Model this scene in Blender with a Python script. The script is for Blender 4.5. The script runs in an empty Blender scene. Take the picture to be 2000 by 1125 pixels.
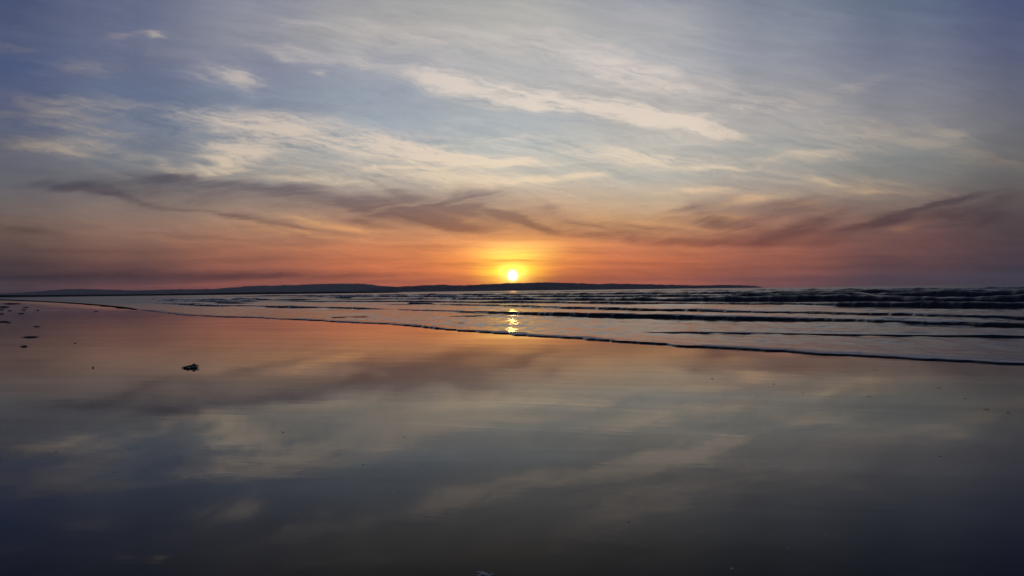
import bpy, math, random
import numpy as np
from mathutils import Matrix, Vector, noise as mnoise

random.seed(7)
rng = np.random.default_rng(11)
R = math.radians
sc = bpy.context.scene
COL = sc.collection

# ------------------------------------------------------------------ camera
W, H, F = 2000.0, 1125.0, 1333.0            # photograph size and focal length in its pixels
CAM_H = 1.6
cam = bpy.data.cameras.new('camera')
cam.sensor_width = 36.0
cam.lens = 36.0 * F / W
cam.clip_start, cam.clip_end = 0.05, 200000.0
cam_o = bpy.data.objects.new('camera', cam)
COL.objects.link(cam_o)
ROLL, PITCH = R(-0.70), R(0.215)
CAM_M = (Matrix.Translation((0, 0, CAM_H)) @ Matrix.Rotation(R(90) + PITCH, 4, 'X')
         @ Matrix.Rotation(ROLL, 4, 'Z'))
cam_o.matrix_world = CAM_M
sc.camera = cam_o


def ray(px, py):
    d = CAM_M.to_3x3() @ Vector(((px - W / 2) / F, (H / 2 - py) / F, -1.0))
    return d.normalized()


def ground(px, py, z=0.0):
    d = ray(px, py)
    t = (z - CAM_H) / min(d.z, -1e-4)
    return (d.x * t, d.y * t)


def uv_sky(px, py):
    d = ray(px, py)
    return d.x / d.y, d.z / d.y


# ------------------------------------------------------------------ render look
sc.view_settings.view_transform = 'Standard'
sc.view_settings.look = 'None'
sc.view_settings.exposure = 0.0
sc.view_settings.gamma = 1.0
sc.view_settings.use_curve_mapping = False
sc.render.engine = 'CYCLES'
sc.cycles.use_denoising = True
sc.cycles.max_bounces = 4
sc.cycles.use_adaptive_sampling = True
sc.cycles.adaptive_threshold = 0.012
sc.cycles.adaptive_min_samples = 16
sc.cycles.sample_clamp_indirect = 6.0
sc.cycles.caustics_reflective = False

# ------------------------------------------------------------------ sky
SUN_EL = R(1.05)
SUN_PX = (1001, 538)


def lin(c):
    return tuple(((v / 255.0) / 12.92 if v <= 10.3 else (((v / 255.0) + 0.055) / 1.055) ** 2.4) for v in c)


world = bpy.data.worlds.new('World')
sc.world = world
world.use_nodes = True
NT = world.node_tree


class NB:
    """small helper that writes node chains"""
    def __init__(s, nt):
        s.nt = nt

    def put(s, sock, v):
        if hasattr(v, 'is_output') or isinstance(v, bpy.types.NodeSocket):
            s.nt.links.new(v, sock)
        else:
            sock.default_value = v

    def m(s, op, a, b=None, c=None, clamp=False):
        n = s.nt.nodes.new('ShaderNodeMath')
        n.operation = op
        n.use_clamp = clamp
        for i, v in enumerate((a, b, c)):
            if v is not None:
                s.put(n.inputs[i], v)
        return n.outputs[0]

    def vm(s, op, a, b=None, c=None, scale=None):
        n = s.nt.nodes.new('ShaderNodeVectorMath')
        n.operation = op
        for i, v in enumerate((a, b, c)):
            if v is not None:
                s.put(n.inputs[i], v)
        if scale is not None:
            s.put(n.inputs['Scale'], scale)
        return n.outputs['Value'] if op in ('DOT_PRODUCT', 'LENGTH') else n.outputs[0]

    def xyz(s, x, y, z=0.0):
        n = s.nt.nodes.new('ShaderNodeCombineXYZ')
        for i, v in enumerate((x, y, z)):
            s.put(n.inputs[i], v)
        return n.outputs[0]

    def sep(s, v):
        n = s.nt.nodes.new('ShaderNodeSeparateXYZ')
        s.put(n.inputs[0], v)
        return n.outputs

    def noise(s, vec, scale, detail=5, rough=0.55, dist=0.0, color=False, dims='2D'):
        n = s.nt.nodes.new('ShaderNodeTexNoise')
        n.noise_dimensions = dims
        s.put(n.inputs['Vector'], vec)
        n.inputs['Scale'].default_value = scale
        n.inputs['Detail'].default_value = detail
        n.inputs['Roughness'].default_value = rough
        n.inputs['Distortion'].default_value = dist
        return n.outputs['Color'] if color else n.outputs['Fac']

    def mapr(s, v, a, b, c=0.0, d=1.0, smooth=True):
        n = s.nt.nodes.new('ShaderNodeMapRange')
        n.interpolation_type = 'SMOOTHSTEP' if smooth else 'LINEAR'
        s.put(n.inputs['Value'], v)
        for k, q in zip(('From Min', 'From Max', 'To Min', 'To Max'), (a, b, c, d)):
            s.put(n.inputs[k], q)
        return n.outputs[0]

    def ramp(s, fac, stops, interp='LINEAR'):
        n = s.nt.nodes.new('ShaderNodeValToRGB')
        n.color_ramp.interpolation = interp
        e = n.color_ramp.elements
        while len(e) < len(stops):
            e.new(0.5)
        for k, (p, c) in enumerate(stops):
            e[k].position = p
        for k, (p, c) in enumerate(stops):
            e[k].color = (c[0], c[1], c[2], 1)
        s.put(n.inputs[0], fac)
        return n.outputs[0]

    def mix(s, fac, a, b, mode='MIX'):
        n = s.nt.nodes.new('ShaderNodeMix')
        n.data_type = 'RGBA'
        n.blend_type = mode
        n.clamp_factor = True
        s.put(n.inputs['Factor'], fac)
        s.put(n.inputs['A'], a if not isinstance(a, tuple) else (*a, 1)[:4])
        s.put(n.inputs['B'], b if not isinstance(b, tuple) else (*b, 1)[:4])
        return n.outputs['Result']


BRIGHT = [
    (450,270,400,60,4,.32),(800,300,330,48,3,.42),(1400,300,420,90,4,.30),(820,75,300,60,4,.28),(1300,150,280,40,10,.25),(600,350,400,26,3,.25),(1500,400,300,40,0,.28),(700,440,400,40,6,.28),
    (870,150,55,20,14,.9),(1000,180,130,17,12,.9),(1150,208,170,19,11,1.05),(1290,238,140,13,9,.9),(1395,256,75,6,6,.75),(1060,190,240,28,11,.28),
    (770,62,90,26,4,.5),(1060,85,130,26,6,.4),(1290,165,170,26,8,.5),(1190,120,110,28,22,.45),(1500,205,120,16,-8,.6),
    (575,108,65,12,14,.75),(720,128,95,15,12,.6),(625,152,20,7,20,.8),(470,158,32,20,0,.75),(420,148,60,17,4,.6),(515,168,20,8,0,.4),
    (292,66,34,9,4,.85),(225,72,34,8,0,.7),(20,92,80,8,10,.6),(150,142,75,18,0,.6),(320,105,110,14,6,.4),(600,45,80,10,4,.35),
    (460,236,115,18,4,.75),(650,268,170,17,3,.8),(460,288,75,15,-4,.8),(440,320,60,12,-10,.85),(100,288,105,14,4,.85),(130,205,105,13,5,.8),
    (150,256,90,7,6,.8),(215,342,45,6,10,.4),(330,325,34,10,30,.5),(270,300,40,7,0,.4),(60,228,110,11,3,.6),(370,215,90,12,2,.35),
    (780,288,110,18,5,.75),(900,310,120,12,3,.85),(985,320,52,4.5,-3,.9),(1075,346,80,6,-7,1.0),(950,356,120,13,0,.8),(800,335,90,12,3,.6),
    (1020,271,55,5,3,.6),(1300,312,210,14,5,.7),(1380,323,90,6,3,.5),(1660,358,90,10,1,.75),(1600,300,95,11,-3,.75),(1750,262,140,22,5,.7),
    (1832,264,40,10,4,.45),(1950,312,80,15,6,.7),(1350,372,70,6,-3,.55),(1650,165,70,10,-14,.55),(1690,378,50,5,0,.5),(1210,300,60,8,6,.4),
    (640,440,110,5,9,.7),(680,468,110,4.5,4,.55),(500,443,90,4,7,.45),(960,436,60,4,12,.8),(860,470,160,5,2,.5),(1290,430,70,10,-4,.6),
    (1370,462,80,5,4,.5),(1170,425,70,10,6,.55),(1760,452,60,8,-20,.4),(1840,382,110,9,0,.35),(1000,478,180,8,0,.5),(560,485,170,5,1,.3),
    (300,465,160,6,3,.3),(120,435,150,7,3,.3),(1060,395,60,12,0,.5),(1450,392,60,7,-4,.5),(640,355,90,6,3,.6),(470,330,40,5,0,.7),
    (1420,425,60,5,3,.6),(1350,440,70,4,3,.6),(1440,452,50,4,6,.5),(1560,400,60,5,-6,.4),(700,452,90,4,6,.6),(560,455,90,4,5,.4),(800,455,80,4,8,.5),(880,420,60,5,14,.4),
    (1000,520,260,4,1,.25),(1180,500,120,4,2,.25),(360,556,300,3,-1,.4),
]
DARK = [
    (560,388,430,30,7,.78),(1500,432,300,36,-4,.68),(900,402,180,32,4,.72),(1180,440,160,22,4,.45),(200,380,220,26,5,.45),(1860,440,160,40,-6,.35),(350,500,330,26,1,.30),
    (160,370,115,8,4,.7),(275,394,75,7,14,.8),(480,366,170,12,5,.45),(620,394,140,11,12,.45),(745,362,45,7,24,.7),(800,418,120,9,14,.6),
    (935,386,45,17,0,.75),(900,372,28,12,-30,.5),(1012,430,58,6,22,1.0),(880,440,95,9,12,.7),(1055,405,20,9,0,.7),(1380,398,50,15,-8,.6),
    (1400,430,34,12,30,.6),(1440,440,60,7,4,.5),(1340,425,70,5,2,.5),(1470,405,60,6,-6,.5),(1530,420,90,11,-10,.45),(1570,442,80,13,-20,.6),(1540,455,90,9,-4,.6),(1620,425,70,6,-12,.5),(1835,404,115,4.5,-13,.95),(1740,436,70,8,-22,.7),(1650,457,90,10,-20,.6),
    (1900,435,130,32,0,.55),(1960,390,60,12,-10,.4),(250,541,330,11,-.5,1.15),(60,522,200,13,0,.6),(600,537,220,5,-.5,.7),(50,450,130,7,5,.65),
    (450,425,95,5,10,.6),(570,443,110,4.5,9,.7),(400,466,130,4,4,.6),(1480,474,150,8,1,.45),(1022,509,62,2.6,1,1.1),(955,518,30,2,0,.5),
    (1250,464,150,11,3,.5),(1150,440,50,4,10,.5),(1270,440,60,4,4,.45),(720,438,120,6,11,.6),(330,350,110,12,4,.4),(1560,395,60,7,-8,.4),(1250,515,90,2.2,3,.5),(780,548,110,3,0,.5),
    (700,410,60,8,16,.6),(1100,455,110,7,4,.5),(850,400,60,12,10,.6),(150,490,220,5,1,.4),(1130,545,200,3,0,.35),(1330,410,40,8,-15,.4),
    (1700,520,200,8,0,.3),(820,505,200,3,0,.3),
]
LIT = [(0.0, (0.75, 0.20, 0.09)), (0.12, (0.86, 0.30, 0.11)), (0.24, (0.86, 0.44, 0.19)), (0.38, (0.88, 0.69, 0.48)),
       (0.52, (0.85, 0.71, 0.58)), (0.8, (0.74, 0.65, 0.59)), (1.0, (0.58, 0.53, 0.53))]
SIDE = ((0, .32), (150, .48), (450, .78), (700, .88), (1000, 1.0), (1300, .96), (1600, .70), (1800, .52), (2000, .28))
DARK_TINT = (0.49, 0.47, 0.57)
_sx, _sy = SUN_PX
GLOW = [(_sx, _sy - 25, 300, 45, (0.10, 0.022, 0.0), True), (_sx, _sy - 28, 105, 34, (0.28, 0.13, 0.01), True),
        (_sx + 5, _sy - 46, 66, 15, (0.30, 0.34, 0.06), True), (_sx, _sy - 8, 52, 24, (0.85, 0.62, 0.0), True),
        (_sx, _sy - 2, 25, 15, (1.0, 0.80, 0.20), False), (_sx, _sy, 6.6, 6.2, (18, 13.5, 5), False)]


def build_sky():
    nb = NB(NT)
    for n in list(NT.nodes):
        NT.nodes.remove(n)
    tc = NT.nodes.new('ShaderNodeTexCoord')
    d = nb.sep(nb.vm('NORMALIZE', tc.outputs['Generated']))
    az = nb.m('MINIMUM', nb.m('MAXIMUM', nb.m('ARCTAN2', d[0], d[1]), -1.0), 1.0)
    u = nb.m('TANGENT', az)
    flat = nb.m('SQRT', nb.m('ADD', nb.m('MULTIPLY', d[0], d[0]), nb.m('MULTIPLY', d[1], d[1])))
    tz = nb.m('DIVIDE', nb.m('MAXIMUM', d[2], -0.02), nb.m('MAXIMUM', flat, 0.05))
    v = nb.m('DIVIDE', tz, nb.m('COSINE', az))
    uv = nb.xyz(u, v)
    # a sheet of cloud overhead: the texture space of the wisps
    zz = nb.m('ADD', nb.m('MAXIMUM', d[2], 0.0), 0.11)
    plane = nb.xyz(nb.m('DIVIDE', d[0], zz), nb.m('DIVIDE', d[1], zz))
    wsp = nb.xyz(nb.m('MULTIPLY', u, 1.0), nb.m('MULTIPLY', v, 3.2))
    warp1 = nb.vm('SUBTRACT', nb.noise(wsp, 3.0, 3, 0.5, color=True), (0.5, 0.5, 0.5))
    warp2 = nb.vm('SUBTRACT', nb.noise(wsp, 13.0, 3, 0.6, color=True), (0.5, 0.5, 0.5))
    w = nb.vm('ADD', nb.vm('MULTIPLY', warp1, (0.10, 0.030, 0)), nb.vm('MULTIPLY', warp2, (0.060, 0.018, 0)))
    # warp shrinks towards the horizon, where layers lie flat
    wk = nb.mapr(v, 0.0, 0.20, 0.18, 1.0)
    uvw = nb.vm('ADD', uv, nb.vm('SCALE', w, scale=wk))
    uvs = nb.vm('ADD', uv, nb.vm('SCALE', w, scale=nb.m('MULTIPLY', wk, 0.45)))

    # ---- veil colour by direction, lens darkening at the edges put into the colours
    cols = [0, 250, 500, 750, 1000, 1250, 1500, 1750, 2000]
    rows = [
        (0,   [(70,80,118),(98,106,138),(134,138,160),(156,158,168),(166,168,174),(150,154,172),(118,128,152),(92,106,134),(70,80,122)]),
        (60,  [(78,88,124),(100,108,140),(136,140,158),(166,166,172),(178,178,182),(170,172,182),(132,139,160),(104,114,142),(80,88,124)]),
        (120, [(72,86,126),(102,110,138),(132,137,158),(160,164,176),(177,178,183),(177,178,185),(148,152,166),(116,122,144),(90,96,124)]),
        (180, [(86,94,126),(100,113,142),(128,138,160),(152,162,178),(172,176,181),(180,178,180),(158,158,165),(130,133,147),(98,102,122)]),
        (240, [(90,97,122),(106,118,142),(132,141,157),(156,168,182),(168,178,187),(178,178,178),(166,164,167),(136,136,144),(104,105,118)]),
        (300, [(96,97,112),(116,122,134),(142,148,154),(164,170,174),(176,186,188),(184,183,179),(160,163,163),(132,136,140),(106,105,110)]),
        (350, [(104,104,110),(118,115,118),(146,142,140),(170,165,160),(188,185,174),(184,183,175),(162,158,154),(131,131,128),(104,101,102)]),
        (400, [(112,98,96),(136,118,110),(158,136,122),(176,150,132),(198,170,144),(196,172,146),(166,146,132),(132,118,112),(94,84,86)]),
        (440, [(108,86,80),(140,110,98),(170,128,104),(190,138,108),(208,156,112),(204,156,114),(168,124,106),(126,98,92),(84,72,78)]),
        (480, [(88,70,70),(128,92,82),(168,110,88),(194,122,88),(214,136,84),(200,126,92),(164,102,86),(118,82,80),(74,62,70)]),
        (510, [(74,60,64),(112,78,74),(158,97,80),(192,110,78),(212,124,72),(200,112,80),(156,92,78),(104,72,74),(66,56,68)]),
        (535, [(66,56,61),(98,70,71),(146,88,76),(184,102,74),(206,112,64),(192,104,76),(146,86,76),(92,66,72),(60,54,66)]),
        (556, [(76,54,57),(110,66,66),(156,82,68),(184,96,72),(200,98,60),(184,98,74),(134,80,76),(80,62,72),(58,54,66)]),
    ]
    s3 = nb.sep(uvs)
    fac = nb.m('MULTIPLY_ADD', s3[0], 1 / 1.8, 0.5)
    base = None
    prev = None
    for y, cl in reversed(rows):
        k_ = (1.12, 1.09, 0.98) if y < 100 else ((1.05, 1.04, 1.0) if y < 330 else (1.0, 1.0, 1.0))
        stops = [(uv_sky(x, y)[0] / 1.8 + 0.5, tuple(q * g for q, g in zip(lin(c), k_))) for x, c in zip(cols, cl)]
        r = nb.ramp(fac, stops, 'B_SPLINE' if False else 'EASE')
        vy = uv_sky(1000, y)[1]
        base = r if base is None else nb.mix(nb.mapr(s3[1], prev, vy, smooth=False), base, r)
        prev = vy

    # ---- the clear air behind the veil
    sky = NT.nodes.new('ShaderNodeTexSky')
    sky.sky_type = 'NISHITA'
    sky.sun_disc = False
    sky.sun_elevation = SUN_EL
    sky.sun_rotation = 0.0
    sky.air_density, sky.dust_density, sky.ozone_density = 1.0, 1.5, 2.0
    clear = nb.mix(1.0, sky.outputs[0], (0.12, 0.12, 0.12), 'MULTIPLY')
    col = nb.mix(nb.mapr(tz, 0.45, 2.0, 0.93, 0.55), clear, base)

    # ---- wisp texture
    pr = NT.nodes.new('ShaderNodeMapping')
    pr.inputs['Rotation'].default_value = (0, 0, R(14))
    pr.inputs['Scale'].default_value = (0.55, 1.5, 1)
    nb.put(pr.inputs['Vector'], plane)
    pw = nb.vm('ADD', pr.outputs[0], nb.vm('SCALE', warp1, scale=1.1))
    fib = nb.noise(pw, 2.0, 6, 0.66, 0.6)
    ur = nb.m('MULTIPLY_ADD', u, 0.22, v)             # filaments lean down to the right
    uvf = nb.vm('ADD', nb.xyz(u, ur), nb.vm('SCALE', w, scale=1.0))
    fine = nb.noise(nb.vm('MULTIPLY', uvf, (7.0, 60.0, 1)), 1.0, 6, 0.76, 0.3)
    band = nb.noise(nb.vm('MULTIPLY', nb.vm('ADD', uv, nb.vm('SCALE', w, scale=0.5)), (3.0, 90.0, 1)), 1.0, 4, 0.6)
    tex = nb.m('ADD', nb.m('MULTIPLY', fib, 0.36), nb.m('MULTIPLY', fine, 0.64))
    texn = nb.mapr(tex, 0.33, 0.67, smooth=False)
    low = nb.mapr(v, 0.03, 0.13, 1.0, 0.0)
    streak = nb.mapr(band, 0.32, 0.68, smooth=False)
    texn = nb.m('ADD', nb.m('MULTIPLY', texn, nb.m('SUBTRACT', 1.0, nb.m('MULTIPLY', low, 0.6))), nb.m('MULTIPLY', streak, nb.m('MULTIPLY', low, 0.6)))

    vd = nb.m('MULTIPLY_ADD', u, -0.10, v)
    dn = nb.noise(nb.vm('MULTIPLY', nb.vm('ADD', nb.xyz(u, vd), nb.vm('SCALE', w, scale=0.8)), (6.0, 44.0, 1)), 1.0, 5, 0.66, 0.25)
    dtex = nb.m('ADD', nb.m('MULTIPLY', nb.mapr(dn, 0.28, 0.72, smooth=False), 0.65), nb.m('MULTIPLY', texn, 0.35))

    # soft overall mottling of the veil
    k = nb.m('MULTIPLY_ADD', nb.m('SUBTRACT', texn, 0.5), nb.m('MULTIPLY_ADD', low, 0.30, 0.20), 1.0)
    veil = nb.mix(1.0, col, nb.xyz(k, nb.m('POWER', k, 0.9), nb.m('POWER', k, 0.7)), 'MULTIPLY')
    # colour of lit cloud
    vmix = nb.m('MULTIPLY', v, 1 / 0.42)
    lit = nb.ramp(vmix, LIT)
    side = nb.ramp(fac, [(uv_sky(x, 300)[0] / 1.8 + .5, (q, q, q)) for x, q in SIDE], 'EASE')
    lit = nb.mix(1.0, lit, side, 'MULTIPLY')

    def tri(vec):
        q = nb.sep(vec)
        return nb.xyz(q[0], q[0], q[0]), nb.xyz(q[1], q[1], q[1])
    P_w = tri(uvw)
    P_s = tri(uvs)
    P_0 = tri(uv)

    grp = bpy.data.node_groups.new('three_soft_patches', 'ShaderNodeTree')
    for nm in ('U', 'V', 'a0', 'a1', 'a2', 'b0', 'b1', 'b2', 's'):
        grp.interface.new_socket(nm, in_out='INPUT', socket_type='NodeSocketVector')
    grp.interface.new_socket('sum', in_out='INPUT', socket_type='NodeSocketFloat')
    grp.interface.new_socket('out', in_out='OUTPUT', socket_type='NodeSocketFloat')
    gb = NB(grp)
    gi = grp.nodes.new('NodeGroupInput').outputs
    go = grp.nodes.new('NodeGroupOutput')
    A = gb.vm('MULTIPLY_ADD', gi['U'], gi['a0'], gb.vm('MULTIPLY_ADD', gi['V'], gi['a1'], gi['a2']))
    B = gb.vm('MULTIPLY_ADD', gi['U'], gi['b0'], gb.vm('MULTIPLY_ADD', gi['V'], gi['b1'], gi['b2']))
    r2 = gb.vm('MULTIPLY_ADD', B, B, gb.vm('MULTIPLY', A, A))
    t_ = gb.vm('MAXIMUM', gb.vm('MULTIPLY', gb.vm('SUBTRACT', (1, 1, 1), r2), gi['s']), (0, 0, 0))
    t_ = gb.vm('MULTIPLY', t_, t_)
    gb.put(go.inputs[0], gb.m('ADD', gi['sum'], gb.vm('DOT_PRODUCT', t_, t_)))

    def strokes(items, P):
        """sum of soft elongated patches, worked out three at a time"""
        acc = None
        for i in range(0, len(items), 3):
            part = list(items[i:i + 3])
            cf = []
            for q in part + [None] * (3 - len(part)):
                if q is None:
                    cf.append((0, 0, 9, 0, 0, 9, 0))
                    continue
                cx, cy, L, Wd, ang, st = q
                cu, cv = uv_sky(cx, cy)
                th = R(-ang - 0.7)
                c, s_ = math.cos(th), math.sin(th)
                ka, kb = F / L / 2.3, F / Wd / 2.6
                cf.append((c * ka, s_ * ka, -(cu * c + cv * s_) * ka, -s_ * kb, c * kb, (cu * s_ - cv * c) * kb, st ** 0.25))
            n = NT.nodes.new('ShaderNodeGroup')
            n.node_tree = grp
            for j, nm in enumerate(('a0', 'a1', 'a2', 'b0', 'b1', 'b2', 's')):
                n.inputs[nm].default_value = tuple(float(x[j]) for x in cf)
            nb.put(n.inputs['U'], P[0])
            nb.put(n.inputs['V'], P[1])
            if acc is not None:
                nb.put(n.inputs['sum'], acc)
            acc = n.outputs[0]
        return acc

    def near(items, u0, u1, v0, v1, pad_u, pad_v):
        out = []
        for q in items:
            cu, cv = uv_sky(q[0], q[1])
            th = R(-q[4] - 0.7)
            L, Wd = q[2] / F * 2.3, q[3] / F * 2.6
            ex = math.hypot(L * math.cos(th), Wd * math.sin(th)) + pad_u
            ey = math.hypot(L * math.sin(th), Wd * math.cos(th)) + pad_v
            if cu + ex > u0 and cu - ex < u1 and cv + ey > v0 and cv - ey < v1:
                out.append(q)
        return out

    def region(u0, u1, v0, v1):
        """a Background that carries the clouds of one patch of sky"""
        c = veil
        bs = near(BRIGHT, u0, u1, v0, v1, .06, .02)
        ds = near(DARK, u0, u1, v0, v1, .06, .02)
        if bs:
            m = nb.m('MULTIPLY', strokes(bs, P_w), nb.m('MULTIPLY_ADD', texn, 1.5, 0.20))
            c = nb.mix(nb.mapr(m, 0.0, 1.65, 0.0, 0.88), c, lit)
        thin = None
        if ds:
            m = nb.m('MULTIPLY', strokes(ds, P_w), nb.m('MULTIPLY_ADD', dtex, 1.3, 0.18))
            m = nb.mapr(m, 0.0, 1.45)
            c = nb.mix(m, c, nb.mix(1.0, c, DARK_TINT, 'MULTIPLY'))
            thin = nb.m('MULTIPLY_ADD', m, -0.75, 1.0)
        for (cx, cy, L, Wd, rgb, veiled) in GLOW:
            if not near([(cx, cy, L, Wd, 0)], u0, u1, v0, v1, .06 if veiled else 0, .02 if veiled else 0):
                continue
            g = strokes([(cx, cy, L, Wd, 0, 1.0)], P_s if veiled else P_0)
            if veiled:
                if thin is not None:
                    g = nb.m('MULTIPLY', g, thin)
                g = nb.m('MULTIPLY', g, nb.m('MULTIPLY_ADD', streak, 0.6, 0.7))
            c = nb.mix(1.0, c, nb.vm('SCALE', rgb, scale=g), 'ADD')
        bg = NT.nodes.new('ShaderNodeBackground')
        nb.put(bg.inputs['Color'], c)
        bg.inputs['Strength'].default_value = 1.0
        return bg.outputs[0]

    def pick(coord, at, lo, hi):
        n = NT.nodes.new('ShaderNodeMixShader')
        nb.put(n.inputs[0], nb.m('GREATER_THAN', coord, at))
        NT.links.new(lo, n.inputs[1])
        NT.links.new(hi, n.inputs[2])
        return n.outputs[0]

    def column(u0, u1):
        vs = [-1.0, 0.09, 0.16, 0.27]
        r = region(u0, u1, vs[-1], 9.0)
        for k_ in range(len(vs) - 2, -1, -1):
            r = pick(v, vs[k_ + 1], region(u0, u1, vs[k_], vs[k_ + 1]), r)
        return r

    us = [-9.0, -0.25, 0.25, 9.0]

    def tree(i, j):
        if j - i == 1:
            return column(us[i], us[j])
        mid = (i + j) // 2
        return pick(u, us[mid], tree(i, mid), tree(mid, j))

    out = NT.nodes.new('ShaderNodeOutputWorld')
    NT.links.new(tree(0, len(us) - 1), out.inputs[0])
    world.cycles.sampling_method = 'NONE'


build_sky()

sun = bpy.data.lights.new('sun', 'SUN')
sun.energy = 0.011
sun.angle = R(0.53)
sun.color = (1.0, 0.46, 0.12)
sun_o = bpy.data.objects.new('sun', sun)
COL.objects.link(sun_o)
_d = ray(*SUN_PX)
sun_o.rotation_euler = (-_d).to_track_quat('-Z', 'Y').to_euler()


# ------------------------------------------------------------------ helpers
def tag(o, label=None, cat=None, group=None, kind=None):
    for k, v in (('label', label), ('category', cat), ('group', group), ('kind', kind)):
        if v:
            o[k] = v
    return o


def mesh_obj(name, verts, faces, mat, parent=None, smooth=True):
    me = bpy.data.meshes.new(name)
    verts = np.asarray(verts, dtype=np.float32).reshape(-1, 3)
    faces = np.asarray(faces, dtype=np.int32)
    n = faces.shape[1]
    me.vertices.add(len(verts))
    me.vertices.foreach_set('co', verts.ravel())
    me.loops.add(faces.size)
    me.loops.foreach_set('vertex_index', faces.ravel())
    me.polygons.add(len(faces))
    me.polygons.foreach_set('loop_start', np.arange(0, faces.size, n, dtype=np.int32))
    me.polygons.foreach_set('use_smooth', np.full(len(faces), smooth, dtype=bool))
    me.update(calc_edges=True)
    me.validate()
    me.materials.append(mat)
    o = bpy.data.objects.new(name, me)
    COL.objects.link(o)
    if parent:
        o.parent = parent
    return o


def grid_faces(nr, nc):
    i = np.arange(nr - 1)[:, None] * nc + np.arange(nc - 1)[None, :]
    return np.stack([i, i + 1, i + nc + 1, i + nc], -1).reshape(-1, 4)


def empty(name, loc):
    o = bpy.data.objects.new(name, None)
    o.empty_display_size = 0.1
    o.location = loc
    COL.objects.link(o)
    return o


def material(name):
    m = bpy.data.materials.new(name)
    m.use_nodes = True
    nb = NB(m.node_tree)
    p = m.node_tree.nodes['Principled BSDF']
    return m, nb, p


def bump(nb, p, h, strength, dist):
    b = nb.nt.nodes.new('ShaderNodeBump')
    b.inputs['Strength'].default_value = strength
    b.inputs['Distance'].default_value = dist
    nb.put(b.inputs['Height'], h)
    nb.nt.links.new(b.outputs[0], p.inputs['Normal'])


def coords(nb, rot=0.0, scale=(1, 1, 1)):
    g = nb.nt.nodes.new('ShaderNodeNewGeometry')
    mp = nb.nt.nodes.new('ShaderNodeMapping')
    mp.inputs['Rotation'].default_value = (0, 0, rot)
    mp.inputs['Scale'].default_value = scale
    nb.nt.links.new(g.outputs['Position'], mp.inputs['Vector'])
    return mp.outputs[0]


def fbm1(s, seed, octaves=5, base=0.02):
    r = np.random.default_rng(seed)
    out = np.zeros_like(s)
    for k in range(octaves):
        for q in range(3):
            f = base * 2.1 ** k * r.uniform(0.7, 1.4)
            out += np.sin(s * f * 2 * math.pi + r.uniform(0, 6.28)) * 0.58 ** k
    return out / 3.0


# ------------------------------------------------------------------ materials
SHORE_ANG = math.atan2(49, -45)         # direction of the waterline in plan

m_sand, nb, p = material('wet_sand')
c1 = coords(nb)
ca = coords(nb, -R(168), (1, 1, 1))
n1 = nb.noise(c1, 0.35, 6, 0.6)
n2 = nb.noise(c1, 9.0, 4, 0.6)
nb.put(p.inputs['Base Color'], nb.mix(nb.m('MULTIPLY_ADD', n1, 0.6, nb.m('MULTIPLY', n2, 0.4)), (0.008, 0.006, 0.005), (0.020, 0.015, 0.012)))
nw = nb.noise(nb.vm('MULTIPLY', ca, (0.12, 0.9, 1.0)), 0.8, 5, 0.65, 0.4)
nb.put(p.inputs['Roughness'], nb.mapr(nb.m('MULTIPLY_ADD', n1, 0.5, nb.m('MULTIPLY', nw, 0.5)), 0.36, 0.66, 0.015, 0.065))
p.inputs['IOR'].default_value = 1.33
p.inputs['Specular IOR Level'].default_value = 0.30
cb = nb.vm('MULTIPLY', ca, (0.30, 1.0, 1.0))
h1 = nb.noise(cb, 0.9, 4, 0.5, 0.6)
h2 = nb.noise(cb, 7.0, 4, 0.55, 0.4)
h3 = nb.noise(c1, 60.0, 3, 0.6)
patch = nb.mapr(nb.noise(c1, 0.30, 4, 0.6), 0.45, 0.70, 0.10, 1.6)
hh = nb.m('MULTIPLY_ADD', h1, 0.0016, nb.m('MULTIPLY', nb.m('MULTIPLY', h2, patch), 0.00030))
hh = nb.m('MULTIPLY_ADD', h3, 0.000010, hh)
bump(nb, p, hh, 1.0, 1.0)
# a thin film of water over dark sand: mirror strength cut by hand at steep angles to darken the foreground
nt = m_sand.node_tree
fr = nt.nodes.new('ShaderNodeFresnel')
fr.inputs['IOR'].default_value = 1.33
df = nt.nodes.new('ShaderNodeBsdfDiffuse')
gs = nt.nodes.new('ShaderNodeBsdfGlossy')
mx = nt.nodes.new('ShaderNodeMixShader')
nrm_out = p.inputs['Normal'].links[0].from_socket
for q in (fr, df, gs):
    nt.links.new(nrm_out, q.inputs['Normal'])
nt.links.new(p.inputs['Base Color'].links[0].from_socket, df.inputs['Color'])
nt.links.new(p.inputs['Roughness'].links[0].from_socket, gs.inputs['Roughness'])
gs.inputs['Color'].default_value = (1.0, 1.0, 1.0, 1)
nt.links.new(nb.m('MULTIPLY', nb.m('SUBTRACT', fr.outputs[0], 0.079), nb.mapr(nw, 0.35, 0.65, 1.26, 1.12), clamp=True), mx.inputs[0])
nt.links.new(df.outputs[0], mx.inputs[1])
nt.links.new(gs.outputs[0], mx.inputs[2])
nt.nodes.remove(p)
nt.links.new(mx.outputs[0], nt.nodes['Material Output'].inputs['Surface'])

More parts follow.
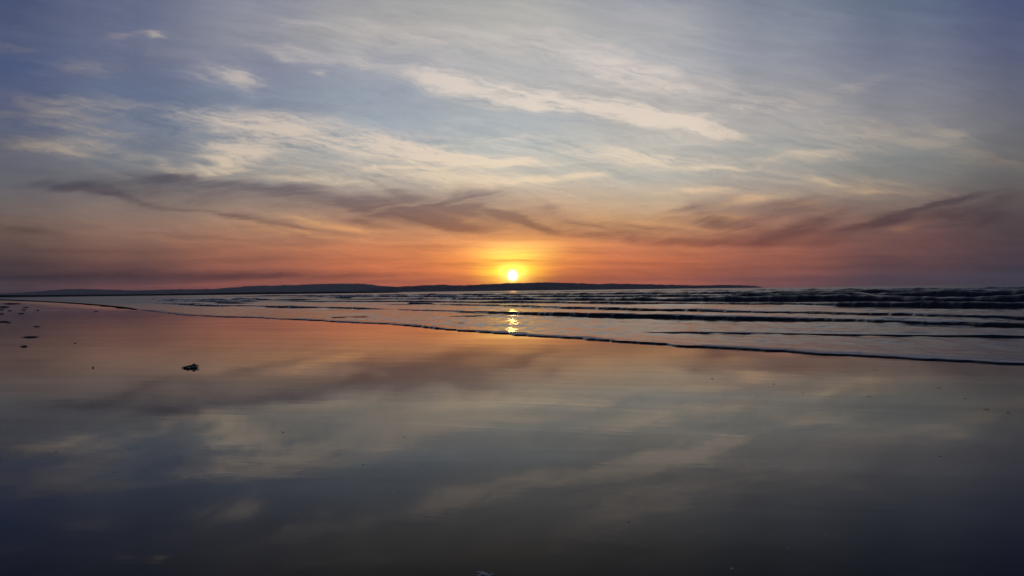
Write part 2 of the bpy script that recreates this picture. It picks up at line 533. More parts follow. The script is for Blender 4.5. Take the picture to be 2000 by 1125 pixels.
def water_material(name, deep, rough, amp, foam=0.0, open_sea=False):
    m, nb, p = material(name)
    c = coords(nb, -R(145), (1, 1, 1))
    cw = nb.vm('MULTIPLY', c, (0.45, 1.0, 1.0))
    a = nb.noise(cw, 1.6, 5, 0.6, 0.5)
    b = nb.noise(cw, 8.0, 5, 0.7, 0.6)
    h = nb.m('MULTIPLY_ADD', a, amp * 0.6, nb.m('MULTIPLY', b, amp * 0.42))
    bump(nb, p, h, 1.0, 1.0)
    p.inputs['Roughness'].default_value = rough
    p.inputs['IOR'].default_value = 1.33
    if foam:
        f = nb.mapr(nb.noise(c, 1.4, 7, 0.7, 0.8), 0.50, 0.72, 0.0, foam)
        nb.put(p.inputs['Base Color'], nb.mix(f, deep, (0.30, 0.31, 0.34)))
        nb.put(p.inputs['Roughness'], nb.mapr(f, 0.0, 0.4, rough, 0.6))
    else:
        p.inputs['Base Color'].default_value = (*deep, 1)
    if open_sea:
        g = nb.nt.nodes.new('ShaderNodeNewGeometry')
        yy = nb.sep(g.outputs['Position'])[1]
        nb.put(p.inputs['Roughness'], nb.mapr(yy, 25.0, 170.0, rough, 0.30))
        spots = nb.noise(c, 7.0, 6, 0.75, 0.6)
        patch = nb.noise(cw, 0.30, 3, 0.6)
        f = nb.m('MULTIPLY', nb.mapr(spots, 0.46, 0.62), nb.mapr(patch, 0.38, 0.62, 0.0, 0.28))
        nb.put(p.inputs['Base Color'], nb.mix(f, deep, (0.36, 0.33, 0.31)))
    return m


m_sea = water_material('sea_water', (0.034, 0.027, 0.023), 0.10, 0.013, open_sea=True)
m_wave = water_material('wave_water', (0.008, 0.010, 0.016), 0.12, 0.016)
m_break = water_material('breaker_water', (0.008, 0.011, 0.022), 0.18, 0.04, 0.12)

m_foam, nb, p = material('sea_foam')
c = coords(nb)
nb.put(p.inputs['Base Color'], nb.mix(nb.noise(c, 90, 4), (0.40, 0.36, 0.31), (0.66, 0.60, 0.52)))
p.inputs['Roughness'].default_value = 0.7

# ------------------------------------------------------------------ the waterline and the sand
SHORE_PX = [(-420, 588), (0, 584.5), (60, 587), (130, 590.5), (200, 595.5), (250, 600.5), (268, 604), (300, 607.5), (360, 614.5), (430, 618), (500, 620), (575, 623.5),
            (650, 627), (725, 631), (825, 637), (900, 645), (1000, 653), (1100, 658), (1250, 669), (1375, 677), (1500, 684),
            (1625, 691), (1750, 698), (1875, 704), (2000, 710), (2200, 720), (2500, 735)]
sx_ = np.array([q[0] for q in SHORE_PX], float)
sy_ = np.array([q[1] for q in SHORE_PX], float)
shore_xy = np.array([ground(a, b) for a, b in SHORE_PX])
shore_u = shore_xy[:, 0] / shore_xy[:, 1]
shore_Y = shore_xy[:, 1]


def shore_depth(u):
    return np.exp(np.interp(u, shore_u, np.log(shore_Y)))


xs = np.concatenate([-np.geomspace(15000, 40, 30), np.linspace(-38, 38, 110), np.geomspace(40, 15000, 30)])
ys = np.concatenate([[-3000, -300, -60], np.linspace(-20, 80, 150), np.geomspace(84, 13000, 60)])
X, Y = np.meshgrid(xs, ys)
uu = np.where(Y > 1, X / np.maximum(Y, 1), 9 * np.sign(X))
beyond = np.where(Y > 1, Y - shore_depth(np.clip(uu, shore_u[0], shore_u[-1])), -10)
Z = -np.clip(beyond - 1.0, 0, 150) * 0.02
Z += 0.0015 * np.sin(X * 0.9 + Y * 1.7) * np.sin(X * 0.33 - Y * 0.5)
o = mesh_obj('beach', np.stack([X, Y, Z], -1), grid_faces(len(ys), len(xs)), m_sand)
tag(o, kind='structure')

# ------------------------------------------------------------------ the sea sheet
ncol = 520
ucol = np.linspace(-1.05, 1.02, ncol)
Y0 = shore_depth(ucol) * 1.012 + 0.25
rows = [Y0]
y = Y0.copy()
while y.min() < 13000:
    dy = np.where(y < 45, 0.12, np.where(y < 320, 0.0052 * y, 0.04 * y))
    y = y + np.maximum(dy, 0.12)
    rows.append(np.minimum(y, 13000 + 0.5 * len(rows)))
YY = np.array(rows)
XX = YY * ucol[None, :]
dist_in = YY - Y0[None, :]
cell = np.maximum(np.diff(YY, axis=0, append=YY[-1:] + 2000), XX[:, -1:] / ncol * 0)
ZZ = np.full_like(YY, 0.025)
nrm = math.atan2(45, 49)                 # waves travel roughly this way (to the sand)
for k in range(72):
    wl = 0.42 * (34 / 0.42) ** rng.uniform(0, 1) ** 1.25
    ang = R(48) + rng.normal(0, 0.7 if wl < 3 else 0.3)
    kx, ky = math.cos(ang) * 2 * math.pi / wl, math.sin(ang) * 2 * math.pi / wl
    amp = wl * (0.0032 if wl < 1.2 else 0.0022) if wl < 3 else 0.0072 * (wl / 3) ** 0.35
    fade = np.clip((wl / np.maximum(cell, .05) - 2.2) / 2.5, 0, 1)
    depth = np.clip((dist_in + 0.4) / (1.6 * wl + 1.0), 0, 1)
    ZZ += amp * fade * depth * np.sin(kx * XX + ky * YY + rng.uniform(0, 6.28))
ZZ[0, :] = -0.01
ZZ[1, :] = 0.012
ZZ = np.where(YY > 2500, 0.025, ZZ)
o = mesh_obj('sea', np.stack([XX, YY, ZZ], -1), grid_faces(*YY.shape), m_sea)
tag(o, kind='structure')


# ------------------------------------------------------------------ waves
def wave(px_pts, h, front, back, label, mat, seed, name='wave', rough=0.12, crest_noise=0.15, step=0.0035, taper=(1, 1), foam=0.45, scallop=0.0):
    """px_pts: foot of the wave as (x, y[, height factor]) in the photograph, put on the water plane"""
    P = np.array([ground(q[0], q[1], 0.02) for q in px_pts])
    hf = np.array([q[2] if len(q) > 2 else 1.0 for q in px_pts])
    seg = np.r_[0, np.cumsum(np.hypot(*np.diff(P, axis=0).T))]
    s = [0.0]
    while s[-1] < seg[-1]:
        x, y = np.interp(s[-1], seg, P[:, 0]), np.interp(s[-1], seg, P[:, 1])
        s.append(s[-1] + max(0.07, math.hypot(x, y) * step))
    s = np.array(s[:-1] + [seg[-1]])
    # smooth the polyline
    x = np.interp(s, seg, P[:, 0]); y = np.interp(s, seg, P[:, 1]); hh = np.interp(s, seg, hf)
    kk = np.ones(9) / 9
    for _ in range(3):
        for a in (x, y, hh):
            b = np.convolve(np.r_[np.full(4, a[0]), a, np.full(4, a[-1])], kk, 'valid')
            a[1:-1] = b[1:-1]
    mean_d = np.hypot(x, y)
    tx, ty = np.gradient(x), np.gradient(y)
    ln = np.hypot(tx, ty) + 1e-9
    nx, ny = ty / ln, -tx / ln
    flip = np.where(nx * -x + ny * -y < 0, -1, 1)
    nx, ny = nx * flip, ny * flip             # towards the sand and the camera
    wob = fbm1(s, seed, 5, 0.03)
    lat = crest_noise * front * 2.2 * fbm1(s, seed + 9, 5, 0.05)
    lat = lat + scallop * (fbm1(s, seed + 21, 4, 0.12) + 0.4 * fbm1(s, seed + 22, 3, 0.7))
    L = seg[-1]
    e0 = np.clip(s / (0.10 * L + 0.01), 0, 1) ** 0.7 if taper[0] else 1
    e1 = np.clip((L - s) / (0.10 * L + 0.01), 0, 1) ** 0.7 if taper[1] else 1
    ht = h * hh * (1 + rough * 1.6 * wob) * e0 * e1
    prof = [(1.0, -0.30), (0.97, 0.02), (0.90, 0.20), (0.80, 0.42), (0.66, 0.66), (0.50, 0.85), (0.30, 0.97), (0.08, 1.0), (-0.12, .96),
            (-0.30, 0.82), (-0.50, 0.58), (-0.70, 0.33), (-0.86, 0.13), (-1.0, -0.30)]
    prof = np.array(prof)
    V = []
    r = np.random.default_rng(seed + 3)
    for i, (a, b) in enumerate(prof):
        w_ = np.where(a > 0, front, back)
        off = a * w_ * np.clip(hh, 0.3, 1.2) + lat - front * 0.9
        j = rough * 0.55 * fbm1(s + i * 0.37 * (1 + front), seed + 40 + i // 2, 5, 0.12) * (1 if 0 < i < len(prof) - 1 else 0)
        z = np.where(b < 0, 0.0 - 0.05, ht * (b + j * (b > 0.05)) + 0.012)
        V.append(np.stack([x + nx * off, y + ny * off, z], -1))
    V = np.array(V)
    o = mesh_obj(name, V, grid_faces(len(prof), len(s)), mat)
    if foam > 0:
        rws = V[4:11].copy()
        nr, nc = rws.shape[:2]
        for i in range(nr):
            rws[i, :, 2] += 0.004 + 0.03 * ht * np.abs(fbm1(s, seed + 60 + i, 4, 1.1))
        gf = grid_faces(nr, nc)
        fi, fj = gf[:, 0] // nc, gf[:, 0] % nc
        fr = 1.0 / (1.0 + max(0.0, mean_d.mean() - 30) / 25.0)
        field = np.array([fbm1(s * fr, seed + 80, 5, 0.10) + 0.35 * fbm1(s * fr, seed + 90 + i // 2, 5, 0.6) for i in range(nr)])
        edge = np.array([-.6, .1, .5, .3, -.1, -.6, -1.2]) * (1.0 if h < 0.2 else 1.8)
        score = field[fi, fj] + edge[fi]
        keep = (score > np.quantile(score, 1 - foam)) & (ht[fj] > h * 0.15)
        if keep.any():
            tag(mesh_obj('foam_crest', rws, gf[keep], m_foam, o), kind='stuff')
    return tag(o, label, 'wave', 'waves rolling in to the beach')


# swash front
wave([(a, b) for a, b in SHORE_PX[6:]], 0.027, 0.08, 1.3,
     'thin dark leading edge of the swash, the wave line nearest the wet sand', m_wave, 1, rough=0.22, taper=(1, 0), step=0.0025, foam=0.5, scallop=0.2)
wave([(1205, 650, .4), (1260, 651, .8), (1350, 651, 1.), (1500, 653, 1.), (1640, 654.5, .8), (1785, 655.5, .5), (1870, 657, .8), (1925, 658.5, 1.5), (1936, 659, 2.6), (1948, 658.5, 1.3), (1985, 659, 1.2), (2060, 660, 1)],
     0.050, 0.08, 0.45, 'short thin dark wavelet on the shallow swash at the right, just behind the leading edge', m_wave, 2, rough=0.25, taper=(1, 0))
wave([(290, 591.5, .9), (345, 596, 1.2), (420, 597.5, 1.1), (500, 599), (625, 602), (750, 606), (875, 610), (1000, 612.5), (1085, 616.5), (1250, 619.5), (1500, 624), (1750, 632), (2000, 639), (2300, 648)],
     0.16, 0.24, 1.9, 'long low dark wave running the whole width, second line out from the sand', m_wave, 3, rough=0.2, taper=(1, 0), scallop=0.25)
wave([(700, 594.5, .3), (800, 595.5, .6), (877, 597, .8), (1000, 599), (1100, 601.5), (1250, 606.5), (1500, 612.5), (1675, 615), (1825, 620), (2000, 623), (2300, 631)],
     0.165, 0.26, 1.7, 'dark wave close behind the long low one, from below the sun to the right edge', m_wave, 4, rough=0.28, taper=(1, 0), scallop=0.3)
wave([(850, 619, .5), (930, 617.5, 1), (1040, 616.6, .7)], 0.045, 0.08, 0.4,
     'short thin dark ripple line left of the sun glitter, under the long low wave', m_wave, 5, rough=0.3)
wave([(886, 632.5), (912, 632.6)], 0.05, 0.06, 0.25, 'tiny dark ripple on the shallow swash left of the sun glitter', m_wave, 6, rough=0.3)
wave([(640, 620.5, .6), (690, 619.2, .7), (725, 618.8, 1.)], 0.055, 0.07, 0.3, 'small dark ripple near the waterline left of centre', m_wave, 7, rough=0.3)
wave([(505, 588.5, .8), (600, 589.5, .8), (750, 590.5, 1), (1000, 591.2, 1), (1250, 594.3, 1), (1500, 596.5, 1.1), (1750, 600, 1.4), (2000, 602.5, 1.6), (2300, 608, 1.6)],
     0.24, 0.40, 2.2, 'dark breaking wave at the foot of the navy breakers', m_break, 8, foam=0.10, scallop=0.2, rough=0.16, taper=(1, 0))
wave([(300, 588.0), (360, 589), (470, 590), (512, 590.6)], 0.24, 0.3, 1.6, 'low thin wave line at the left, above the long low wave', m_wave, 9, rough=0.3)
wave([(415, 592.2, .8), (470, 592.5), (508, 592.3, .8)], 0.15, 0.2, .9, 'short black wave line at the left, just above the long low wave', m_wave, 10, rough=0.3)
wave([(280, 585.0, .5), (420, 586.6), (520, 587), (640, 585)], 0.32, 0.5, 2.6, 'ragged far wave line at the left under the dark shore', m_break, 12, rough=0.45)
wave([(640, 586.5, .7), (700, 585.5, 1.), (760, 584.5, .7), (900, 586, 1.2), (1100, 587, 1.2), (1250, 588, 1.3), (1500, 589, 1.6), (1750, 590, 2.0), (2000, 591.5, 2.0), (2300, 595, 2.)],
     0.36, 0.7, 2.6, 'second navy breaker with a lumpy crest, from below the hill to the right edge', m_break, 13, foam=0.10, scallop=0.2, rough=0.2, taper=(1, 0))
wave([(540, 581.2, .8), (700, 580.5, 1.), (860, 580.5, 1.1), (1000, 580.5, .9), (1200, 580.5, 1.), (1500, 581, 1.4), (1750, 581, 1.7), (2000, 581.3, 1.7), (2300, 584, 1.7)],
     0.48, 0.9, 3.6, 'third navy breaker, rolling across in front of the headland', m_break, 14, foam=0.10, scallop=0.2, rough=0.2, taper=(1, 0))
wave([(420, 579.9, .8), (600, 578, .9), (850, 576.8, .9), (1000, 576.2, .9), (1250, 575, 1.), (1500, 574.5, 1.2), (1750, 573.6, 1.35), (2000, 572.8, 1.35), (2300, 573, 1.35)],
     0.62, 1.2, 5.0, 'farthest dark breaker with a pale crest line, under the headland and horizon', m_break, 15, foam=0.10, scallop=0.2, rough=0.18, taper=(1, 0))
wave([(880, 572.6, .5), (1000, 571.2, .8), (1250, 569, .9), (1500, 567.2, 1.0), (1750, 565.6, 1.), (2000, 563.8, 1.), (2300, 562, 1.)],
     0.55, 2.0, 9.0, 'low swell line far out, just under the horizon', m_break, 16, foam=0.10, scallop=0.2, rough=0.25, taper=(1, 0))

wave([(792, 594), (848, 594.3)], 0.20, 0.25, 1.0, 'short dark wave scrap left of the sun, above the long low wave', m_wave, 17, rough=0.3)
wave([(640, 583), (666, 583.4, 1.2), (694, 583)], 0.34, 0.5, 1.6, 'small dark broken wave below the saddle between the hills', m_break, 18, rough=0.4)
wave([(448, 584), (512, 584.2)], 0.26, 0.4, 1.6, 'short far wave scrap under the left hill', m_break, 19, rough=0.4)
wave([(850, 584, .7), (890, 584.5, 1.2), (928, 584, .7)], 0.46, 0.6, 2.0, 'dark hump of broken water left under the sun', m_break, 20, rough=0.3)
wave([(310, 593.2, .8), (360, 594), (400, 594.2, .8)], 0.16, 0.25, 1.2, 'thin wave line at the left, behind the tip of the swash', m_wave, 21, rough=0.3)

# ------------------------------------------------------------------ far land
m_hill, nb, p = material('hillside')
c = coords(nb)
nh = nb.noise(c, 0.006, 8, 0.65)
nb.put(p.inputs['Base Color'], nb.mix(nb.mapr(nh, 0.35, 0.65), (0.030, 0.036, 0.046), (0.060, 0.062, 0.072)))
p.inputs['Roughness'].default_value = 1.0
p.inputs['Specular IOR Level'].default_value = 0.0
m_dune, nb, p = material('dune_scrub')
c = coords(nb)
nh = nb.noise(c, 0.05, 7, 0.65)
nb.put(p.inputs['Base Color'], nb.mix(nb.mapr(nh, 0.35, 0.65), (0.014, 0.016, 0.014), (0.035, 0.034, 0.028)))
p.inputs['Roughness'].default_value = 1.0
p.inputs['Specular IOR Level'].default_value = 0.0


def ridge(name, sky_px, D, depth, mat, jag, seed, n=700, nr=26):
    px = np.array([q[0] for q in sky_px], float)
    py = np.array([q[1] for q in sky_px], float)
    t = np.linspace(px[0], px[-1], n)
    yy = np.interp(t, px, py)
    k = np.ones(7) / 7
    yy[3:-3] = np.convolve(yy, k, 'valid')
    V = []
    crest = np.array([[*(lambda d: (d.x / d.y * D, D + depth * 0.55, CAM_H + d.z / d.y * (D + depth * 0.55)))(ray(a, b))] for a, b in zip(t, yy)])
    crest[:, 0] *= (D + depth * .55) / D
    for i in range(nr):
        f = i / (nr - 1)
        prof = math.sin(min(f / 0.55, 1) * math.pi / 2) ** 0.9 if f < 0.55 else math.cos((f - 0.55) / 0.45 * math.pi / 2)
        Yd = D + depth * f
        xx = crest[:, 0] * Yd / (D + depth * .55)
        z = np.maximum(crest[:, 2], 0) * prof
        nz = np.array([mnoise.fractal(Vector((a / (depth * .35), Yd / (depth * .35), seed)), 1.0, 2.0, 6) for a in xx])
        z = z + nz * jag * (1 if 0 < f < 1 else 0) * np.clip(z / 20, 0, 1) * (0.25 + 0.75 * abs(f - 0.55) / 0.55)
        tr = np.array([mnoise.fractal(Vector((a / 90.0, Yd / 90.0, seed + 5)), 0.7, 2.0, 5) for a in xx])
        z = z + np.clip(tr, 0, 1) * jag * 0.5 * np.clip(z / 10, 0, 1)
        V.append(np.stack([xx, np.full_like(xx, Yd), np.where((i == 0) | (i == nr - 1), -3.0, z)], -1))
    return mesh_obj(name, np.array(V), grid_faces(nr, n), mat)


hill_px = [(-500, 572), (-200, 573), (0, 573.5), (40, 572), (75, 570), (100, 567.5), (150, 565), (187, 565.5), (262, 567.5), (312, 566), (412, 565), (437, 562.5), (500, 559.5),
           (575, 557), (650, 555), (712, 554.5), (737, 557.5), (765, 560), (850, 564), (930, 566)]
o = ridge('hills', hill_px, 9000, 2500, m_hill, 26, 3.3)
tag(o, kind='structure')
head_px = [(700, 568), (767, 561), (860, 557), (900, 558), (960, 554.5), (1000, 553), (1067, 551.8), (1100, 553), (1175, 555.5), (1186, 554), (1237, 555), (1312, 556.6), (1375, 558),
           (1420, 557), (1465, 558.3), (1482, 560), (1494, 562.5)]
o = ridge('headland', head_px, 6000, 1400, m_hill, 14, 7.7)
tag(o, kind='structure')
dune_px = [(-500, 577), (-100, 576.5), (0, 576), (60, 576.5), (150, 575.5), (250, 575), (330, 574), (420, 572.5), (500, 571), (600, 570.3), (700, 569.3), (760, 569.6), (800, 572.5)]
o = ridge('dunes', dune_px, 1400, 260, m_dune, 2.5, 1.1)
tag(o, kind='structure')

# ------------------------------------------------------------------ seaweed, shells and foam on the sand
m_weed, nb, p = material('wet_kelp')
c = coords(nb)
nb.put(p.inputs['Base Color'], nb.mix(nb.noise(c, 30, 4), (0.006, 0.006, 0.004), (0.018, 0.014, 0.008)))
p.inputs['Roughness'].default_value = 0.45
m_shell, nb, p = material('shell_grit')
c = coords(nb)
nb.put(p.inputs['Base Color'], nb.mix(nb.noise(c, 80, 3), (0.010, 0.009, 0.009), (0.035, 0.030, 0.028)))
p.inputs['Roughness'].default_value = 0.5
def lump(name, w, d, h, seed, mat, loc, rz, nr=7, nc=16, jag=0.35, parent=None, sink=0.15):
    """an irregular flattened lump resting on the sand"""
    V = []
    for i in range(nr):
        t = i / (nr - 1) * math.pi * 0.62
        for j in range(nc):
            a = j / nc * 2 * math.pi
            dx, dy, dz = math.sin(t + .02) * math.cos(a), math.sin(t + .02) * math.sin(a), math.cos(t)
            q = 1 + jag * mnoise.fractal(Vector((dx * 1.7 + seed * 3.1, dy * 1.7, dz * 1.7 + seed)), 1, 2, 4)
            V.append((dx * q * w / 2, dy * q * d / 2, max(dz * q, -0.3) * h))
    V = np.array(V)
    fs = []
    for i in range(nr - 1):
        for j in range(nc):
            fs.append((i * nc + j, i * nc + (j + 1) % nc, (i + 1) * nc + (j + 1) % nc, (i + 1) * nc + j)[::-1])
    ca_, sa_ = math.cos(rz), math.sin(rz)
    V = V @ np.array([[ca_, sa_, 0], [-sa_, ca_, 0], [0, 0, 1]])
    o = mesh_obj(name, V, fs, mat, parent)
    o.location = loc
    return o


def frond(name, p0, ang, length, width, arch, seed, parent, twist=0.5):
    r = random.Random(seed)
    n = 12
    V = []
    a = ang
    x, y = p0[0], p0[1]
    for i in range(n):
        t = i / (n - 1)
        a += r.uniform(-0.28, 0.28) * twist
        x += math.cos(a) * length / n
        y += math.sin(a) * length / n
        z = p0[2] * (1 - t) + arch * math.sin(math.pi * t) + 0.008 + r.uniform(0, 0.006)
        wd = width * (0.35 + 0.65 * math.sin(math.pi * min(1, t * 1.1 + 0.08))) * r.uniform(0.8, 1.2)
        tl = r.uniform(-0.5, 0.5)
        ox, oy, oz = -math.sin(a) * wd / 2, math.cos(a) * wd / 2, tl * wd / 2
        th = 0.004
        V += [(x + ox, y + oy, z + oz), (x, y, z + th + 0.2 * wd), (x - ox, y - oy, z - oz), (x, y, z - th)]
    fs = []
    for i in range(n - 1):
        for j in range(4):
            fs.append((i * 4 + j, i * 4 + (j + 1) % 4, (i + 1) * 4 + (j + 1) % 4, (i + 1) * 4 + j))
    V = np.array(V)
    V[:, 2] = np.maximum(V[:, 2], -0.004)
    return mesh_obj(name, V, fs, m_weed, parent)


def tube(name, pts, r0, parent, mat, ns=7):
    pts = [Vector(q) for q in pts]
    V, fs = [], []
    for i, q in enumerate(pts):
        t = (pts[min(i + 1, len(pts) - 1)] - pts[max(i - 1, 0)]).normalized()
        a = t.orthogonal().normalized()
        b = t.cross(a)
        rr = r0 * (1 - 0.35 * i / (len(pts) - 1))
        for j in range(ns):
            an = j / ns * 2 * math.pi
            V.append(q + (a * math.cos(an) + b * math.sin(an)) * rr)
    for i in range(len(pts) - 1):
        for j in range(ns):
            fs.append((i * ns + j, i * ns + (j + 1) % ns, (i + 1) * ns + (j + 1) % ns, (i + 1) * ns + j))
    return mesh_obj(name, [tuple(v) for v in V], fs, mat, parent)


def kelp_clump():
    gx, gy = ground(373, 718.5)
    k = empty('kelp_clump', (gx, gy, 0))
    tag(k, 'large black clump of kelp with an arched stalk, alone on the wet sand', 'seaweed', 'seaweed washed up on the sand')
    lump('kelp_mass', 0.24, 0.40, 0.040, 4, m_weed, (-0.015, 0, 0), 0.1, 10, 30, 0.6, k)
    lump('kelp_mass', 0.13, 0.24, 0.060, 9, m_weed, (0.02, 0.05, 0), 0.4, 9, 24, 0.65, k)
    lump('kelp_mass', 0.07, 0.12, 0.045, 13, m_weed, (0.075, 0.02, 0), 0.9, 8, 20, 0.7, k)
    r = random.Random(5)
    for i in range(18):
        a = r.uniform(0, 6.28)
        frond('frond', (r.uniform(-.07, .07), r.uniform(-.09, .10), r.uniform(.01, .045)), a, r.uniform(.08, .15), r.uniform(.015, .035), r.uniform(.0, .015), i, k)
    for i in range(5):
        frond('frond', (-.07, r.uniform(-.06, .05), .02), math.pi + r.uniform(-.2, .2), .12, .040, .0, 50 + i, k, 0.25)
    tube('stalk', [(.07, .05, .035), (.10, .04, .052), (.13, .03, .054), (.16, .0, .045), (.178, -.03, .028), (.17, -.06, .012)], .013, k, m_weed)
    tube('stalk', [(.06, -.05, .015), (.10, -.07, .014), (.14, -.07, .013), (.17, -.06, .012)], .012, k, m_weed)


kelp_clump()


def weed_bits(px, py, wpx, hpx, label, seed):
    gx, gy = ground(px, py + hpx * 0.4)
    dist = math.hypot(gx, gy)
    w = wpx / F * dist * 0.85
    h = max(0.006, hpx / F * dist * 0.32)
    k = empty('seaweed', (gx, gy, 0))
    tag(k, label, 'seaweed', 'seaweed washed up on the sand')
    r = random.Random(seed)
    lump('weed_mass', w * .72, max(w * .6, h * 2), h, seed, m_weed, (0, 0, 0), 0.1, 7, 18, 0.6, k)
    for i in range(7):
        a = r.choice((0, math.pi)) + r.uniform(-.7, .7)
        frond('frond', (r.uniform(-.15, .15) * w, r.uniform(-.1, .1) * w, h * .5), a, w * r.uniform(.3, .5), max(.02, w * .07), h * r.uniform(0, .5), seed * 31 + i, k)
    return k


for q in [
    (47, 675, 14, 5, 'small compact dark seaweed tuft, nearest the camera of those at the left edge'),
    (62, 657, 32, 4, 'long thin strand of dark seaweed lying flat at the left edge'),
    (72, 637, 15, 2.5, 'short thin seaweed strand above the long one at left'),
    (5, 627, 22, 4.5, 'dark seaweed clump cut by the left edge of the picture'),
    (17, 630, 8, 2, 'tiny seaweed scrap beside the clump cut by the left edge'),
    (41, 611, 10, 4, 'roundish dark seaweed tuft in the far left scatter, its lowest right one'),
    (47, 604, 9, 3, 'dark seaweed tuft in the middle of the far left scatter'),
    (50, 599.5, 12, 3, 'flat dark seaweed tuft at the top of the far left scatter'),
    (74, 605, 6, 3, 'small lone seaweed tuft, rightmost of the far left scatter'),
    (3, 612, 10, 4, 'dark seaweed heap at the left edge, lowest of the far ones'),
    (3, 604, 9, 3, 'dark seaweed heap at the left edge, middle of the far ones'),
    (19, 606, 10, 2.5, 'faint flat seaweed patch right of the edge heaps'),
    (8, 598, 20, 5, 'largest dark seaweed heap at the far left edge'),
    (24, 592, 34, 3.5, 'long dark seaweed line at the far left, farthest from the camera'),
    (188, 607.5, 8, 2.5, 'small dark seaweed scrap left of the tip of the swash'),
    (147, 670, 4.5, 1.5, 'faint small seaweed scrap right of the tuft at the left edge'),
    (182, 718, 5, 1.5, 'faint small seaweed scrap left of the large kelp clump'),
]:
    weed_bits(*q, seed=int(q[0] * 7 + q[1]))


def grit(px, py, wpx, label, kind='shell', hk=0.17):
    gx, gy = ground(px, py)
    dist = math.hypot(gx, gy)
    w = wpx / F * dist * 0.37
    mat = m_foam if kind == 'foam' else m_shell
    nm, cat, grp = {'foam': ('foam_fleck', 'foam', 'foam flecks on the wet sand'),
                    'shell': ('shell_fragment', 'shell', 'shell fragments on the wet sand')}[kind]
    s = px * 0.37 + py * 0.11
    o = lump(nm, w, w * (1.5 if kind == 'foam' else 1.1), w * hk, s, mat, (gx, gy, -0.001), random.Random(int(s * 10)).uniform(-.4, .4), 6, 14, 0.5)
    return tag(o, label, cat, grp)


for q in [
    (142, 895, 8, 'black shell fragment at lower left, the darkest there'), (244, 898, 6, 'small shell fragment right of the darkest one at lower left'),
    (224, 922, 12, 'flat thin shell fragment at lower left below the others'), (110, 883, 12, 'faint flat fragment left of the darkest one at lower left'),
    (2, 901, 8, 'shell fragment cut by the left edge at lower left'), (30, 937, 5, 'lone shell speck near the lower left edge'),
    (255, 877, 10, 'faint fragment topmost of the lower left group'), (291, 930, 7, 'faint fragment rightmost of the lower left group'),
    (429, 857, 8, 'dark fragment on the pale cloud reflection at left'), (459, 861, 6, 'smaller fragment right beside the dark one on the pale cloud reflection'),
    (553, 844, 10, 'thin fragment left of centre above the pale streak'), (527, 878, 6, 'tiny fragment below the thin one left of centre'),
    (680, 828, 8, 'small fragment left of centre, highest of its group'), (744, 815, 6, 'dark speck left of the sun path in the middle of the sand'),
    (789, 854, 8, 'black shell fragment left of centre, the darkest in the middle'), (930, 807, 7, 'speck just left under the sun path'),
    (865, 826, 6, 'faint speck between the darkest middle fragment and the sun path'), (710, 908, 12, 'faint wide fragment on the dark band left of centre'),
    (824, 908, 8, 'faint fragment on the dark band near centre'), (782, 972, 8, 'dark fragment lower left of centre beside a foam fleck'),
    (862, 959, 8, 'black fragment in the lower middle, right of the foam fleck'), (1209, 921, 8, 'dark fragment on the pale diagonal reflection right of centre'),
    (1228, 1020, 10, 'black fragment low in the picture right of centre'), (1069, 1094, 7, 'faint fragment near the bottom edge at centre'),
    (1391, 740, 12, 'faint fragment right of the sun path near the waterline'), (1411, 830, 5, 'lone speck on the orange reflection at right'),
    (1406, 881, 6, 'tiny speck on the pale streak at right'), (1836, 891, 8, 'lone fragment at far right, lowest of the dark ones there'),
]:
    grit(*q)
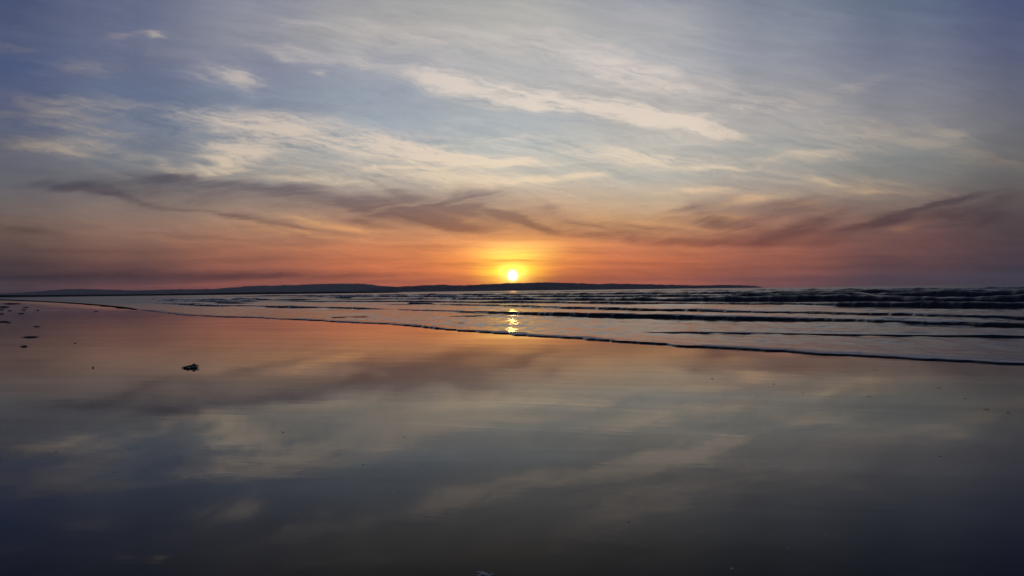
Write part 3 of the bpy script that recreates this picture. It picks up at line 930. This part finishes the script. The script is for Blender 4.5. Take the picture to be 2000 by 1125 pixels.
for q in [(1511, 750, 14, 'thin fragment at right, leftmost of the pair below the waterline bend'),
          (1568, 766, 16, 'long thin fragment at right, between the waterline and the pale reflection'),
          (1479, 774, 14, 'thin fragment at right, lowest and leftmost of the scatter'),
          (1697, 774, 16, 'long thin fragment in the middle of the right scatter'),
          (1765, 767, 10, 'short fragment right of the middle of the right scatter'),
          (1833, 758, 18, 'widest thin fragment of the right scatter, near the edge'),
          (1833, 777, 6, 'tiny round speck straight below the widest fragment at right'),
          (1885, 779, 14, 'thin fragment right of the tiny round speck at right'),
          (1927, 800, 18, 'long faint fragment near the right edge'),
          (1969, 806, 16, 'dark fragment closest to the right edge'),
          (1783, 708, 10, 'fragment nearest the swash at right'),
          (1708, 723, 14, 'upper of two thin fragments one above the other at right'),
          (1708, 741, 10, 'lower of two thin fragments one above the other at right'),
          (1647, 726, 14, 'faint thin fragment left of the stacked pair at right')]:
    grit(*q, hk=0.07)
for q in [(767, 962, 20, 'pale thin foam fleck in the lower middle'), (580, 1002, 8, 'tiny pale foam fleck lower left of centre'),
          (1659, 1012, 9, 'pale foam fleck at lower right, the highest there'), (1612, 1045, 8, 'pale foam fleck at lower right between two others'),
          (1538, 1070, 5, 'tiny pale foam fleck at lower right'), (1429, 1110, 12, 'pale foam fleck at the bottom edge right of centre')]:
    grit(*q, kind='foam', hk=0.10)


def foam_swirl():
    gx, gy = ground(943, 1121)
    k = empty('foam_swirl', (gx, gy, 0))
    tag(k, 'torn curl of pale foam at the bottom edge near the middle', 'foam', 'foam flecks on the wet sand')
    for i, (dx, dy, L, wd, rz) in enumerate([(-.018, .02, .05, .016, -.15), (.006, .0, .045, .02, -.3), (.03, -.02, .05, .016, -.5), (-.02, -.02, .03, .012, .3), (.05, -.01, .03, .008, -.1)]):
        lump('foam_strand', L, wd, .006, 70 + i, m_foam, (dx, dy, 0), rz, 6, 16, 0.6, k)


foam_swirl()


# ------------------------------------------------------------------ the sea air
def haze_box():
    x0, x1, y0, y1, z0, z1 = -15500, 15500, -3300, 13500, -5.0, 190.0
    V = [(x, y, z) for z in (z0, z1) for y in (y0, y1) for x in (x0, x1)]
    Fc = [(0, 2, 3, 1), (4, 5, 7, 6), (0, 1, 5, 4), (2, 6, 7, 3), (0, 4, 6, 2), (1, 3, 7, 5)]
    m = bpy.data.materials.new('sea_air')
    m.use_nodes = True
    nt = m.node_tree
    nt.nodes.remove(nt.nodes['Principled BSDF'])
    pv = nt.nodes.new('ShaderNodeVolumePrincipled')
    pv.inputs['Color'].default_value = (0.80, 0.84, 0.95, 1)
    pv.inputs['Density'].default_value = 0.30 / 9000
    pv.inputs['Anisotropy'].default_value = 0.35
    nt.links.new(pv.outputs[0], nt.nodes['Material Output'].inputs['Volume'])
    o = mesh_obj('haze', V, Fc, m, smooth=False)
    tag(o, kind='stuff')


haze_box()
